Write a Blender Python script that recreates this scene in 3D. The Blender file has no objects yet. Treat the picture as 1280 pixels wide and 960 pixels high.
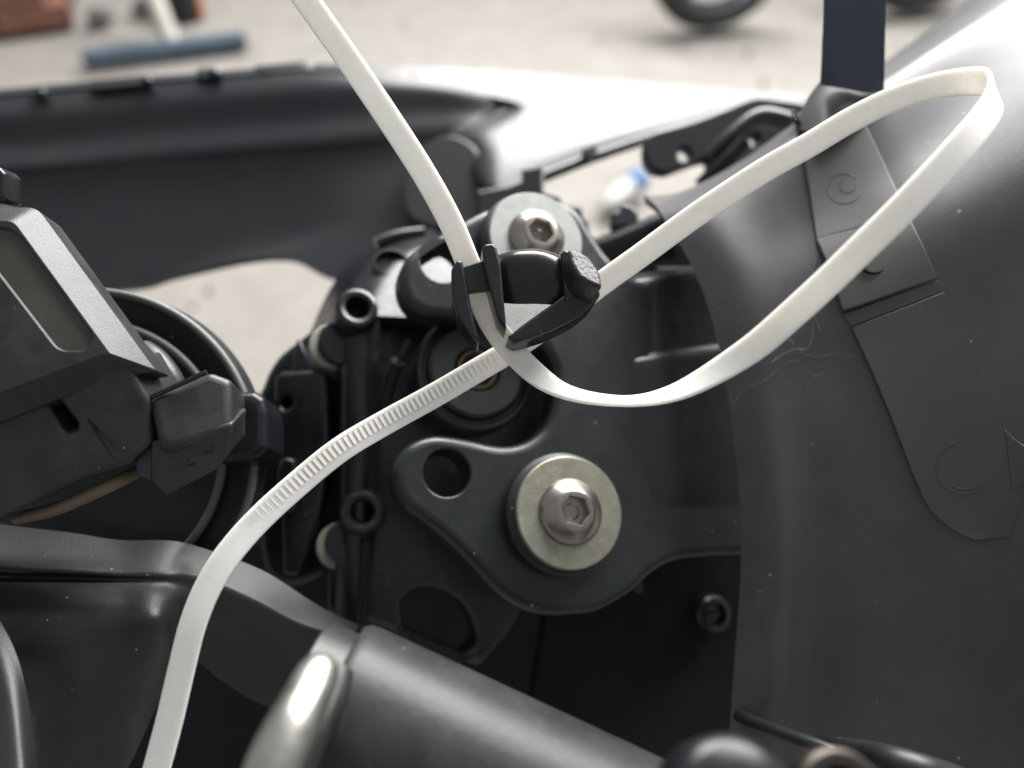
import bpy, bmesh, math, random
from mathutils import Vector, Matrix
from mathutils.bvhtree import BVHTree
from mathutils.geometry import tessellate_polygon
random.seed(7)
SC = bpy.context.scene
COL = SC.collection

# ------------------------------------------------------------------ camera
PITCH = math.radians(45)
CAM = Vector((0, 0, 0.95))
RIGHT = Vector((1, 0, 0))
FWD = Vector((0, math.cos(PITCH), -math.sin(PITCH)))
UP = Vector((0, math.sin(PITCH), math.cos(PITCH)))
F = 960.0
cam_data = bpy.data.cameras.new('camera')
cam = bpy.data.objects.new('camera', cam_data)
COL.objects.link(cam)
cam.location = CAM
cam.rotation_euler = (math.radians(90) - PITCH, 0, 0)
cam_data.sensor_width = 36
cam_data.lens = 27
cam_data.clip_start = 0.005
cam_data.clip_end = 100
cam_data.dof.use_dof = True
cam_data.dof.focus_distance = 0.154
cam_data.dof.aperture_fstop = 7.4
SC.camera = cam

# ------------------------------------------------------------------ light
world = bpy.data.worlds.new('World')
SC.world = world
world.use_nodes = True
bg = world.node_tree.nodes['Background']
bg.inputs[0].default_value = (0.90, 0.955, 1.0, 1)
bg.inputs[1].default_value = 0.38
# daylight coming in from the open side beyond the motorcycle
ld = bpy.data.lights.new('open_side_daylight', 'AREA')
ld.shape = 'RECTANGLE'
ld.size = 3.8
ld.size_y = 1.9
ld.energy = 540
ld.color = (1.0, 0.985, 0.965)
lo = bpy.data.objects.new('open_side_daylight', ld)
COL.objects.link(lo)
lo.location = CAM + Vector((1.05, 2.5, 1.85))
lo.rotation_euler = (CAM - lo.location).to_track_quat('-Z', 'Y').to_euler()
SC.view_settings.view_transform = 'Standard'
SC.view_settings.look = 'None'
SC.view_settings.exposure = 0
SC.view_settings.gamma = 1
SC.cycles.use_denoising = True
SC.cycles.max_bounces = 8
SC.cycles.sample_clamp_indirect = 6

# ------------------------------------------------------------------ coordinates
def W(px, py, d):
    """world point seen at photo pixel (px, py) at d millimetres along the view axis"""
    m = d * 0.001
    return CAM + FWD * m + RIGHT * ((px - 640) / F * m) - UP * ((py - 480) / F * m)
def CV(x, y, z):
    """camera-space direction (right, down, away) to world"""
    return RIGHT * x - UP * y + FWD * z
class Frame:
    def __init__(s, px, py, d, n=(0, 0, -1), up=(0, -1, 0)):
        s.o = W(px, py, d); s.n = CV(*n).normalized()
        u = CV(*up); s.v = (u - s.n * u.dot(s.n)).normalized(); s.u = s.v.cross(s.n)
    def uv(s, px, py):
        r = W(px, py, 1000) - CAM
        t = (s.o - CAM).dot(s.n) / r.dot(s.n)
        q = CAM + r * t - s.o
        return (q.dot(s.u), q.dot(s.v))
    def poly(s, pts): return [s.uv(*p) for p in pts]
    def circle(s, px, py, r, n=32, sq=1.0):
        a, b = s.uv(px, py)
        return [(a + r * math.cos(-i * math.tau / n), b + r * sq * math.sin(-i * math.tau / n)) for i in range(n)]
    def pt(s, a, b, z=0): return s.o + s.u * a + s.v * b + s.n * z
    def shifted(s, px, py, z=0):
        f = Frame.__new__(Frame); f.n, f.u, f.v = s.n, s.u, s.v
        a, b = s.uv(px, py); f.o = s.pt(a, b, z); return f

def cr(p, closed=False, k=8):
    """Catmull-Rom through tuples of any length"""
    n = len(p); out = []
    segs = n if closed else n - 1
    for i in range(segs):
        if closed: a, b, c, d = p[i - 1], p[i], p[(i + 1) % n], p[(i + 2) % n]
        else: a, b, c, d = p[max(i - 1, 0)], p[i], p[i + 1], p[min(i + 2, n - 1)]
        for j in range(k):
            t = j / k
            out.append(tuple(0.5 * (2 * b[q] + (c[q] - a[q]) * t + (2 * a[q] - 5 * b[q] + 4 * c[q] - d[q]) * t * t
                     + (3 * b[q] - a[q] - 3 * c[q] + d[q]) * t ** 3) for q in range(len(b))))
    if not closed: out.append(tuple(p[-1]))
    return out
def rounded(p, r=0.3, k=5):
    """polygon with its corners rounded; r is the share of the shorter edge"""
    out = []; n = len(p)
    for i in range(n):
        a, b, c = Vector(p[i - 1]), Vector(p[i]), Vector(p[(i + 1) % n])
        m = min((a - b).length, (c - b).length) * min(r, 0.49)
        s = b + (a - b).normalized() * m; e = b + (c - b).normalized() * m
        for j in range(k + 1):
            t = j / k
            out.append(tuple(s * (1 - t) ** 2 + b * 2 * t * (1 - t) + e * t * t))
    return out

# ------------------------------------------------------------------ objects
WLOC = {}
def thing(name, label, cat, loc, group=None, kind=None):
    o = bpy.data.objects.new(name, None); COL.objects.link(o)
    o.empty_display_size = 0.01
    o.location = loc; WLOC[o] = Vector(loc)
    o['label'] = label; o['category'] = cat
    if group: o['group'] = group
    if kind: o['kind'] = kind
    return o
def tag(o, label, cat, group=None, kind=None):
    o['label'] = label
    if cat: o['category'] = cat
    if group: o['group'] = group
    if kind: o['kind'] = kind
    return o
def obj(name, verts, faces, mat, parent=None, sharp=40, smooth=True):
    c = sum(verts, Vector()) / len(verts)
    me = bpy.data.meshes.new(name)
    me.from_pydata([v - c for v in verts], [], faces)
    bm = bmesh.new(); bm.from_mesh(me)
    bmesh.ops.recalc_face_normals(bm, faces=bm.faces)
    bm.to_mesh(me); bm.free()
    if smooth:
        me.polygons.foreach_set('use_smooth', [True] * len(me.polygons))
        me.set_sharp_from_angle(angle=math.radians(sharp))
    me.materials.append(mat)
    o = bpy.data.objects.new(name, me); COL.objects.link(o)
    WLOC[o] = c
    if parent: o.parent = parent; o.location = c - WLOC[parent]
    else: o.location = c
    return o
def inset(p, d):
    """move a counter-clockwise polygon inwards by d, mitred, never past half of its short edges"""
    out = []; n = len(p)
    for i in range(n):
        a, b, c = Vector(p[i - 1]), Vector(p[i]), Vector(p[(i + 1) % n])
        e1, e2 = (b - a), (c - b)
        l = min(e1.length, e2.length)
        n1 = Vector((-e1.y, e1.x)).normalized(); n2 = Vector((-e2.y, e2.x)).normalized()
        m = (n1 + n2) / max(1 + n1.dot(n2), 0.35)
        k = d
        if n1.cross(n2) > 0: k = math.copysign(min(abs(d), 0.75 * l / max(abs(n1.cross(n2)), 0.25)), d)
        out.append(tuple(b + m * k))
    return out
class Outline:
    """control polygon that is inset first and rounded afterwards"""
    def __init__(s, pts, how, par=0):
        ar = sum(pts[i - 1][0] * pts[i][1] - pts[i][0] * pts[i - 1][1] for i in range(len(pts)))
        s.p = list(pts) if ar > 0 else list(pts)[::-1]; s.how = how; s.par = par
    def at(s, d):
        q = inset(s.p, d)
        if s.how == 'r': return rounded(q, s.par)
        if s.how == 'c': return cr(q, True, s.par)
        return q
def R_(p, r=0.3): return Outline(p, 'r', r)
def C_(p, k=6): return Outline(p, 'c', k)
def plate(name, fr, outline, mat, parent=None, holes=(), z=0.0, thick=0.004, bevel=0.001, res=3, hb=None, sharp=50):
    """solid plate with rounded rim; its front face lies at z above the frame's plane"""
    def ol(x): return x if isinstance(x, Outline) else Outline(x, 'p')
    loops = [(ol(outline), 1)] + [(ol(h), -1) for h in holes]
    vs, fs, caps = [], [], [[], []]
    for o_, sg in loops:
        rings = []; bv_ = bevel if sg > 0 or hb is None else hb
        for side in (0, 1):
            for j in range(res + 1):
                t_ = (j if side == 0 else res - j) / res * math.pi / 2
                d = bv_ * (1 - math.sin(t_)); dz = bv_ * (1 - math.cos(t_))
                rings.append((d * sg, (z - dz) if side == 0 else (z - thick + dz)))
        st = len(vs); n = None
        for d, zz in rings:
            q = o_.at(d); n = len(q)
            vs += [fr.pt(x, y, zz) for x, y in q]
        m = len(rings)
        for j in range(m - 1):
            for k in range(n):
                fs.append((st + j * n + k, st + j * n + (k + 1) % n, st + (j + 1) * n + (k + 1) % n, st + (j + 1) * n + k))
        for c, j in ((0, 0), (1, m - 1)):
            caps[c].append(([Vector((*p, 0)) for p in o_.at(rings[j][0])], st + j * n))
    for cap in caps:
        # cap vertices of their own keep the faces flat up to the rim
        idx = []; poly = []
        for pts, st in cap:
            base = len(vs)
            vs += [vs[st + k].copy() for k in range(len(pts))]
            idx += [base + k for k in range(len(pts))]
            poly.append(pts)
        for tri in tessellate_polygon(poly):
            fs.append(tuple(idx[k] for k in tri))
    o = obj(name, vs, fs, mat, parent, sharp=sharp)
    return o
def surf(rows, nu=6, nv=6):
    a = [cr(r, k=nu) for r in rows]
    cols = [cr([r[i] for r in a], k=nv) for i in range(len(a[0]))]
    return [[cols[i][j] for i in range(len(cols))] for j in range(len(cols[0]))]
def grid_solid(G, thick):
    R, Cn = len(G), len(G[0])
    vs = [v for r in G for v in r]
    nrm = []
    for j in range(R):
        for i in range(Cn):
            a = G[j][min(i + 1, Cn - 1)] - G[j][max(i - 1, 0)]
            b = G[min(j + 1, R - 1)][i] - G[max(j - 1, 0)][i]
            n = a.cross(b)
            nrm.append(n.normalized() if n.length > 1e-14 else Vector((0, 0, 1)))
    m = sum(nrm, Vector())
    sgn = 1 if m.dot(CAM - vs[len(vs) // 2]) > 0 else -1
    vs += [vs[k] - nrm[k] * (sgn * thick) for k in range(R * Cn)]
    N = R * Cn; fs = []
    for j in range(R - 1):
        for i in range(Cn - 1):
            q = (j * Cn + i, j * Cn + i + 1, (j + 1) * Cn + i + 1, (j + 1) * Cn + i)
            fs.append(q); fs.append(tuple(N + x for x in q[::-1]))
    ring = list(range(Cn)) + [j * Cn + Cn - 1 for j in range(1, R)] + [(R - 1) * Cn + i for i in range(Cn - 2, -1, -1)] + [j * Cn for j in range(R - 2, 0, -1)]
    for k in range(len(ring)):
        a, b = ring[k], ring[(k + 1) % len(ring)]
        fs.append((b, a, N + a, N + b))
    return vs, fs
def sheet(name, rows, mat, parent=None, thick=2.0, nu=6, nv=6, sharp=45):
    """smooth sheet through a net of (px, py, depth) points"""
    G = [[W(*p) for p in r] for r in surf(rows, nu, nv)]
    vs, fs = grid_solid(G, thick * 0.001)
    return obj(name, vs, fs, mat, parent, sharp)
def bvh_of(rows, nu=6, nv=6):
    g = surf(rows, nu, nv); R, Cn = len(g), len(g[0])
    vs = [W(*p) for r in g for p in r]
    fs = [(j * Cn + i, j * Cn + i + 1, (j + 1) * Cn + i + 1, (j + 1) * Cn + i) for j in range(R - 1) for i in range(Cn - 1)]
    return BVHTree.FromPolygons(vs, fs)
def on(bvh, px, py, off, fallback=170):
    d = (W(px, py, 1000) - CAM).normalized()
    h = bvh.ray_cast(CAM, d)
    if h[0] is None: return W(px, py, fallback)
    n = h[1]
    if n.dot(d) > 0: n = -n
    return h[0] + n * (off * 0.001)
def tube(name, pts, rad, mat, parent=None, n=16, caps=True, sq=1.0):
    """round bar along world points; rad is a number or a list (metres)"""
    m = len(pts); R = rad if isinstance(rad, (list, tuple)) else [rad] * m
    vs, fs = [], []
    T0 = (pts[1] - pts[0]).normalized()
    A = T0.orthogonal().normalized()
    for i, p in enumerate(pts):
        T = (pts[min(i + 1, m - 1)] - pts[max(i - 1, 0)]).normalized()
        A = (A - T * A.dot(T)).normalized(); B = T.cross(A)
        for k in range(n):
            t = k * math.tau / n
            vs.append(p + A * (R[i] * math.cos(t)) + B * (R[i] * sq * math.sin(t)))
    for i in range(m - 1):
        for k in range(n):
            fs.append((i * n + k, i * n + (k + 1) % n, (i + 1) * n + (k + 1) % n, (i + 1) * n + k))
    if caps:
        fs.append(tuple(range(n))[::-1]); fs.append(tuple((m - 1) * n + k for k in range(n)))
    return obj(name, vs, fs, mat, parent)
def pxtube(name, pts, r, mat, parent=None, k=6, **kw):
    return tube(name, [W(*p) for p in cr(pts, k=k)], r, mat, parent, **kw)
def lathe(name, fr, rings, mat, parent=None, n=48, sharp=35, cap_in=True, cap_out=False, arc=None):
    """rings (radius in mm or function of angle, z in mm) turned about the frame's normal"""
    vs, fs = [], []
    for r, z in rings:
        for k in range(n):
            t = k * math.tau / n
            rr = (r(t) if callable(r) else r) * 0.001
            vs.append(fr.pt(rr * math.cos(t), rr * math.sin(t), z * 0.001))
    for j in range(len(rings) - 1):
        for k in range(n):
            fs.append((j * n + k, j * n + (k + 1) % n, (j + 1) * n + (k + 1) % n, (j + 1) * n + k))
    if cap_out: fs.append(tuple(range(n)))
    if cap_in: fs.append(tuple((len(rings) - 1) * n + k for k in range(n)))
    return obj(name, vs, fs, mat, parent, sharp)

# ------------------------------------------------------------------ materials
def mat(name, base, rough=0.5, metal=0.0, bump=0.0, bscale=2500, var=0.0, vscale=120, tint=None, specks=0.0, speck_col=(0.35, 0.33, 0.30), sscale=900,
        dust=0.0, dust_col=(0.22, 0.20, 0.17), dscale=60, spec=0.5, rvar=0.0, coat=0.0, scratch=0.0):
    m = bpy.data.materials.new(name); m.use_nodes = True
    N, L = m.node_tree.nodes, m.node_tree.links
    B = N['Principled BSDF']
    B.inputs['Roughness'].default_value = rough
    B.inputs['Metallic'].default_value = metal
    B.inputs['Specular IOR Level'].default_value = spec
    B.inputs['Coat Weight'].default_value = coat
    tc = N.new('ShaderNodeTexCoord')
    def noise(scale, det=4, rough_=0.6, stretch=None):
        t = N.new('ShaderNodeTexNoise'); t.inputs['Scale'].default_value = scale
        t.inputs['Detail'].default_value = det; t.inputs['Roughness'].default_value = rough_
        if stretch:
            mp = N.new('ShaderNodeMapping'); mp.inputs['Scale'].default_value = stretch
            L.new(tc.outputs['Object'], mp.inputs[0]); L.new(mp.outputs[0], t.inputs['Vector'])
        else: L.new(tc.outputs['Object'], t.inputs['Vector'])
        return t
    def ramp(src, a, b):
        r = N.new('ShaderNodeMapRange'); r.inputs[1].default_value = a; r.inputs[2].default_value = b
        L.new(src, r.inputs[0]); return r.outputs[0]
    def mix(fac, a, b):
        x = N.new('ShaderNodeMix'); x.data_type = 'RGBA'
        L.new(fac, x.inputs[0])
        if isinstance(a, tuple): x.inputs[6].default_value = (*a, 1)
        else: L.new(a, x.inputs[6])
        x.inputs[7].default_value = (*b, 1)
        return x.outputs[2]
    def scaled(src, k):
        x = N.new('ShaderNodeMath'); x.operation = 'MULTIPLY'; L.new(src, x.inputs[0]); x.inputs[1].default_value = k; return x.outputs[0]
    col = base
    if var > 0:
        t = tint or tuple(c * (1 + var) for c in base)
        col = mix(ramp(noise(vscale).outputs[0], 0.35, 0.65), col, t)
    if dust > 0:
        f1 = ramp(noise(dscale, 6, 0.7).outputs[0], 0.42, 0.75)
        col = mix(scaled(f1, dust), col, dust_col)
    if specks > 0:
        v = N.new('ShaderNodeTexVoronoi'); v.inputs['Scale'].default_value = sscale; L.new(tc.outputs['Object'], v.inputs['Vector'])
        sep = N.new('ShaderNodeSeparateColor'); L.new(v.outputs['Color'], sep.inputs[0])
        sz = N.new('ShaderNodeMath'); sz.operation = 'POWER'; L.new(sep.outputs[1], sz.inputs[0]); sz.inputs[1].default_value = 2.5
        sb = N.new('ShaderNodeMath'); sb.operation = 'MULTIPLY_ADD'; L.new(sz.outputs[0], sb.inputs[0]); sb.inputs[1].default_value = 0.22; sb.inputs[2].default_value = 0.03
        wob = noise(sscale * 3, 2)
        dd = N.new('ShaderNodeMath'); dd.operation = 'MULTIPLY_ADD'; L.new(wob.outputs[0], dd.inputs[0]); dd.inputs[1].default_value = 0.16; L.new(v.outputs['Distance'], dd.inputs[2])
        df = N.new('ShaderNodeMath'); df.operation = 'SUBTRACT'; L.new(sb.outputs[0], df.inputs[0]); L.new(dd.outputs[0], df.inputs[1])
        near = scaled(ramp(df.outputs[0], -0.09, -0.03), 0.75)
        pick = ramp(sep.outputs[0], 1 - specks, 1 - specks + 0.02)
        mm = N.new('ShaderNodeMath'); mm.operation = 'MULTIPLY'; L.new(near, mm.inputs[0]); L.new(pick, mm.inputs[1])
        col = mix(mm.outputs[0], col, speck_col)
    if scratch > 0:
        s = ramp(noise(500, 3, 0.5, (1, 0.06, 1)).outputs[0], 0.62, 0.75)
        col = mix(scaled(s, scratch), col, tuple(min(1, c * 2.2 + 0.04) for c in base))
    if isinstance(col, tuple): B.inputs['Base Color'].default_value = (*col, 1)
    else: L.new(col, B.inputs['Base Color'])
    if rvar > 0:
        a = N.new('ShaderNodeMapRange'); L.new(noise(vscale * 1.7, 5).outputs[0], a.inputs[0])
        a.inputs[1].default_value = 0.3; a.inputs[2].default_value = 0.7
        a.inputs[3].default_value = max(rough - rvar, 0.03); a.inputs[4].default_value = rough + rvar
        L.new(a.outputs[0], B.inputs['Roughness'])
    if bump > 0:
        b = N.new('ShaderNodeBump'); b.inputs['Strength'].default_value = bump; b.inputs['Distance'].default_value = 0.0002
        L.new(noise(bscale, 3).outputs[0], b.inputs['Height']); L.new(b.outputs[0], B.inputs['Normal'])
    return m
M = {}
M['panel'] = mat('panel_plastic', (0.062, 0.063, 0.068), 0.43, bump=0.30, bscale=3000, var=0.15, vscale=25, dust=0.55, dscale=70, dust_col=(0.115, 0.105, 0.09), specks=0.08, sscale=500, scratch=0.06, rvar=0.02)
M['rail'] = mat('rail_plastic', (0.068, 0.067, 0.067), 0.47, bump=0.12, bscale=3500, dust=0.25, dscale=70, dust_col=(0.10, 0.092, 0.08), specks=0.02)
M['bracket'] = mat('bracket_paint', (0.011, 0.0135, 0.015), 0.34, scratch=0.08, bump=0.10, bscale=4000, specks=0.05, sscale=600, rvar=0.06, dust=0.12, dust_col=(0.08, 0.075, 0.07))
M['gloss'] = mat('gloss_black_paint', (0.009, 0.010, 0.012), 0.28, spec=0.32, bump=0.05, bscale=2600, specks=0.03, rvar=0.06)
M['casting'] = mat('black_casting', (0.010, 0.012, 0.0135), 0.29, scratch=0.35, bump=0.25, bscale=1800, specks=0.06, sscale=500, rvar=0.07, dust=0.15, dust_col=(0.07, 0.065, 0.06))
M['rubber'] = mat('black_rubber', (0.011, 0.012, 0.013), 0.45, bump=0.15, bscale=2200, specks=0.05, dust=0.2, dust_col=(0.07, 0.06, 0.055))
M['clip'] = mat('clip_plastic', (0.011, 0.011, 0.013), 0.29, bump=0.2, bscale=1500, specks=0.04, sscale=700, rvar=0.08)
M['clip_grain'] = mat('clip_grained_plastic', (0.016, 0.016, 0.018), 0.42, bump=1.0, bscale=1100)
M['box'] = mat('dusty_box_plastic', (0.018, 0.018, 0.019), 0.42, bump=0.3, bscale=2600, specks=0.10, sscale=420, dust=0.45, dscale=80, dust_col=(0.09, 0.083, 0.073), scratch=0.15)
M['box_label'] = mat('recessed_brown_grey', (0.060, 0.053, 0.045), 0.55, bump=0.3, bscale=2600, specks=0.10, sscale=420, dust=0.4, dust_col=(0.12, 0.105, 0.09))
M['rim'] = mat('highlight_rim_plastic', (0.10, 0.10, 0.10), 0.42, bump=0.3, bscale=1500, dust=0.6, dust_col=(0.14, 0.135, 0.13), dscale=150)  # paler than the disc: light caught on the rim edges, put into the colour
M['cover'] = mat('cover_plastic', (0.013, 0.013, 0.014), 0.40, bump=0.35, bscale=2800, specks=0.05, dust=0.25, dscale=70, dust_col=(0.07, 0.066, 0.06))
M['tube'] = mat('grey_tube_paint', (0.017, 0.017, 0.018), 0.42, spec=0.35, scratch=0.35, bump=0.3, bscale=700, metal=0.0, dust=0.25, dust_col=(0.10, 0.097, 0.09), specks=0.06, sscale=300)
M['chrome'] = mat('bright_zinc_metal', (0.46, 0.45, 0.41), 0.40, metal=1.0, bump=0.25, bscale=500, var=-0.35, vscale=160, rvar=0.08)
M['steel'] = mat('stainless_bolt', (0.34, 0.305, 0.275), 0.30, metal=1.0, bump=0.04, bscale=3500, var=-0.2, vscale=90, rvar=0.04)
M['zinc'] = mat('zinc_washer', (0.345, 0.35, 0.295), 0.42, metal=0.85, scratch=0.15, bump=0.35, bscale=1700, var=0.2, vscale=260, tint=(0.29, 0.265, 0.20), specks=0.12, speck_col=(0.2, 0.15, 0.09), sscale=700)
M['zinc_grey'] = mat('grey_zinc_washer', (0.25, 0.26, 0.25), 0.5, metal=0.7, bump=0.3, bscale=1700, var=0.2, vscale=260)
M['void'] = mat('shade_dark_engine', (0.006, 0.0075, 0.0085), 0.6, spec=0.15, bump=0.5, bscale=250, var=0.6, vscale=30)  # near-black stands in for the deep shade in gaps, holes and slots
M['fairing'] = mat('background_fairing', (0.017, 0.019, 0.023), 0.36, bump=0.1, bscale=900, dust=0.3, dscale=14, dust_col=(0.06, 0.05, 0.04))
M['grey_patch'] = mat('dark_grey_plastic', (0.022, 0.022, 0.021), 0.5)  # one even dark grey for the inner corner
M['fairing_gloss'] = mat('gloss_fairing_paint', (0.016, 0.017, 0.019), 0.33, spec=0.26, bump=0.25, bscale=60, rvar=0.06)
M['strap'] = mat('rubber_strap', (0.070, 0.080, 0.105), 0.6, bump=0.1)
M['white_plastic'] = mat('aged_white_plastic', (0.42, 0.39, 0.32), 0.5, bump=0.1, dust=0.5, dust_col=(0.2, 0.18, 0.14), dscale=200)
M['rust'] = mat('rusty_steel', (0.11, 0.075, 0.05), 0.55, metal=0.6, bump=0.4, bscale=1200, var=0.8, vscale=400)
M['tan'] = mat('tan_cable', (0.17, 0.125, 0.085), 0.5, var=-0.5, vscale=120)
M['dark_screw'] = mat('dark_screw', (0.06, 0.06, 0.062), 0.3, metal=0.8)
M['web'] = mat('cobweb_fibre', (0.28, 0.24, 0.19), 0.8)
M['dirt'] = mat('dry_dirt', (0.13, 0.09, 0.06), 0.9, bump=0.6, bscale=900)
M['ground'] = mat('concrete_ground', (0.195, 0.182, 0.165), 0.85, bump=0.6, bscale=60, var=-0.6, vscale=2.2, dust=0.6, dscale=9, dust_col=(0.28, 0.262, 0.24), specks=0.15, speck_col=(0.2, 0.18, 0.16), sscale=14)
M['tyre'] = mat('tyre_rubber', (0.02, 0.02, 0.022), 0.65, bump=0.4, bscale=90)
M['alloy'] = mat('dark_alloy', (0.12, 0.12, 0.13), 0.35, metal=0.8)
M['blue'] = mat('blue_painted_wood', (0.048, 0.072, 0.098), 0.7, var=0.4, vscale=12, bump=0.4, bscale=60)
M['brick'] = mat('red_brick', (0.15, 0.068, 0.048), 0.85, bump=0.8, bscale=60, var=0.5, vscale=18)
M['post'] = mat('white_post', (0.55, 0.53, 0.48), 0.7, bump=0.4, bscale=40, var=-0.3, vscale=12)
M['orange'] = mat('orange_plastic', (0.42, 0.13, 0.04), 0.5)
M['bluecap'] = mat('blue_label', (0.025, 0.075, 0.19), 0.5)
M['pet'] = mat('milky_plastic', (0.33, 0.33, 0.30), 0.35)
M['pebble'] = mat('grey_brown_grit', (0.14, 0.128, 0.112), 0.9, var=1.2, vscale=8)
M['stone'] = mat('dark_stone', (0.05, 0.05, 0.052), 0.85, bump=0.8, bscale=30)
M['bronze'] = mat('bronze_ring', (0.055, 0.048, 0.042), 0.45, metal=0.8)
# nylon of the cable tie: light passes through it
def nylon():
    m = bpy.data.materials.new('milky_nylon'); m.use_nodes = True
    N, L = m.node_tree.nodes, m.node_tree.links
    B = N['Principled BSDF']; B.inputs['Base Color'].default_value = (0.94, 0.87, 0.795, 1)
    B.inputs['Roughness'].default_value = 0.30
    B.inputs['Subsurface Weight'].default_value = 1.0
    B.inputs['Subsurface Scale'].default_value = 0.0020
    B.inputs['Subsurface Radius'].default_value = (1.0, 0.95, 0.89)
    tc = N.new('ShaderNodeTexCoord'); t = N.new('ShaderNodeTexNoise'); t.inputs['Scale'].default_value = 1400
    L.new(tc.outputs['Object'], t.inputs['Vector'])
    b = N.new('ShaderNodeBump'); b.inputs['Strength'].default_value = 0.10; b.inputs['Distance'].default_value = 0.0002
    L.new(t.outputs[0], b.inputs['Height']); L.new(b.outputs[0], B.inputs['Normal'])
    g = N.new('ShaderNodeTexNoise'); g.inputs['Scale'].default_value = 170; g.inputs['Detail'].default_value = 7; g.inputs['Roughness'].default_value = 0.72
    L.new(tc.outputs['Object'], g.inputs['Vector'])
    r = N.new('ShaderNodeMapRange'); r.inputs[1].default_value = 0.56; r.inputs[2].default_value = 0.80; r.inputs[4].default_value = 0.6; L.new(g.outputs[0], r.inputs[0])
    x = N.new('ShaderNodeMix'); x.data_type = 'RGBA'; L.new(r.outputs[0], x.inputs[0])
    x.inputs[6].default_value = (0.94, 0.87, 0.795, 1); x.inputs[7].default_value = (0.74, 0.66, 0.575, 1)
    L.new(x.outputs[2], B.inputs['Base Color'])
    q = N.new('ShaderNodeMapRange'); q.inputs[3].default_value = 0.16; q.inputs[4].default_value = 0.42; L.new(g.outputs[0], q.inputs[0]); L.new(q.outputs[0], B.inputs['Roughness'])
    return m
M['nylon'] = nylon()
M['nylon_tooth'] = mat('milky_nylon_teeth', (0.90, 0.845, 0.775), 0.35)

# ================================================================== setting
def ground_grid():
    vs, fs, n = [], [], 40
    for j in range(n + 1):
        for i in range(n + 1):
            x = -8 + 16 * i / n; y = -3 + 13 * j / n
            vs.append(Vector((x, y, 0.006 * math.sin(x * 2.1 + y) + 0.006 * math.sin(y * 1.7 - x * 0.6) - 0.012)))
    for j in range(n):
        for i in range(n):
            a = j * (n + 1) + i; fs.append((a, a + 1, a + n + 2, a + n + 1))
    return vs, fs
g = obj('ground', *ground_grid(), M['ground'])
g['kind'] = 'structure'; g['label'] = 'pale worn concrete ground beyond the motorcycle'

def G(px, py, z=0.0):
    """point on the ground (height z) seen at a pixel"""
    r = W(px, py, 1000) - CAM
    return CAM + r * ((z - CAM.z) / r.z)
def block(name, c, size, rz, m, parent=None, tilt=0.0, bev=0.06):
    """box with worn, slightly uneven corners"""
    bm = bmesh.new(); bmesh.ops.create_cube(bm, size=1)
    for v in bm.verts: v.co = Vector((v.co.x * size[0], v.co.y * size[1], v.co.z * size[2])) * random.uniform(0.97, 1.03)
    bmesh.ops.bevel(bm, geom=bm.edges[:], offset=min(size) * bev, segments=2, affect='EDGES')
    Mx = Matrix.Rotation(rz, 3, 'Z') @ Matrix.Rotation(tilt, 3, 'X')
    bm.verts.index_update()
    vs = [Mx @ v.co + c for v in bm.verts]; fs = [tuple(v.index for v in f.verts) for f in bm.faces]
    bm.free()
    return obj(name, vs, fs, m, parent, 30)

def grit(n):
    vs, fs = [], []
    for _ in range(n):
        p = G(random.uniform(-60, 1200), random.uniform(-10, 420)); r = random.choice((0.003, 0.004, 0.005, 0.006, 0.009))
        b = len(vs)
        vs.extend([p + Vector((r * random.uniform(.7, 1.3) * math.cos(k * 1.257), r * random.uniform(.7, 1.3) * math.sin(k * 1.257), -0.012)) for k in range(5)])
        vs.extend([p + Vector((r * .6 * random.uniform(.6, 1.2) * math.cos(k * 1.257 + .3), r * .6 * math.sin(k * 1.257 + .3), r * random.uniform(.3, .7))) for k in range(5)])
        fs.extend([(b + k, b + (k + 1) % 5, b + 5 + (k + 1) % 5, b + 5 + k) for k in range(5)]); fs.append(tuple(b + 5 + k for k in range(5)))
    return vs, fs
tag(obj('grit', *grit(140), M['pebble'], None, 30), 'loose grit scattered over the concrete', 'grit', None, 'stuff')
# background: parked wheel, plank, bricks
def wheel(px, py, R, label, yaw):
    c = G(px, py) + Vector((0, 0, R))
    fr = Frame.__new__(Frame); fr.o = c
    fr.n = Vector((math.sin(yaw), -math.cos(yaw), 0)); fr.v = Vector((0, 0, 1)); fr.u = fr.v.cross(fr.n)
    t = thing('motorcycle_wheel', label, 'wheel', c - Vector((0, 0, R)), 'wheels of vehicles parked behind')
    r = R * 1000; w = r * 0.2
    prof = [(r * 0.72, w * 0.8), (r * 0.80, w), (r * 0.90, w * 0.92), (r * 0.96, w * 0.65), (r, w * 0.2), (r, -w * 0.2), (r * 0.96, -w * 0.65), (r * 0.9, -w * 0.92), (r * 0.8, -w), (r * 0.72, -w * 0.8)]
    lathe('tyre', fr, prof, M['tyre'], t, 64, 50, cap_in=False)
    lathe('rim', fr, [(r * 0.73, w * 0.78), (r * 0.70, w * 0.8), (r * 0.66, w * 0.4), (r * 0.66, -w * 0.4), (r * 0.70, -w * 0.8), (r * 0.73, -w * 0.78)], M['alloy'], t, 64, 40, cap_in=False)
    lathe('hub', fr, [(r * 0.05, w * 1.1), (r * 0.16, w), (r * 0.18, w * 0.2), (r * 0.18, -w * 0.2), (r * 0.16, -w)], M['alloy'], t, 32, 40, cap_out=True)
    for k in range(5):
        a = k * math.tau / 5 + 0.3
        p = [c + (fr.u * math.cos(a) + fr.v * math.sin(a)) * (R * q) for q in (0.15, 0.4, 0.68)]
        tube('spoke', p, [R * 0.07, R * 0.05, R * 0.06], M['alloy'], t, 10)
    return t
wheel(886, 36, 0.235, 'dark motorcycle tyre standing on the concrete, left of the black strap', 0.25)
wheel(1136, 14, 0.235, 'dark tyre peeping out right of the black strap at the top', 0.2)
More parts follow.
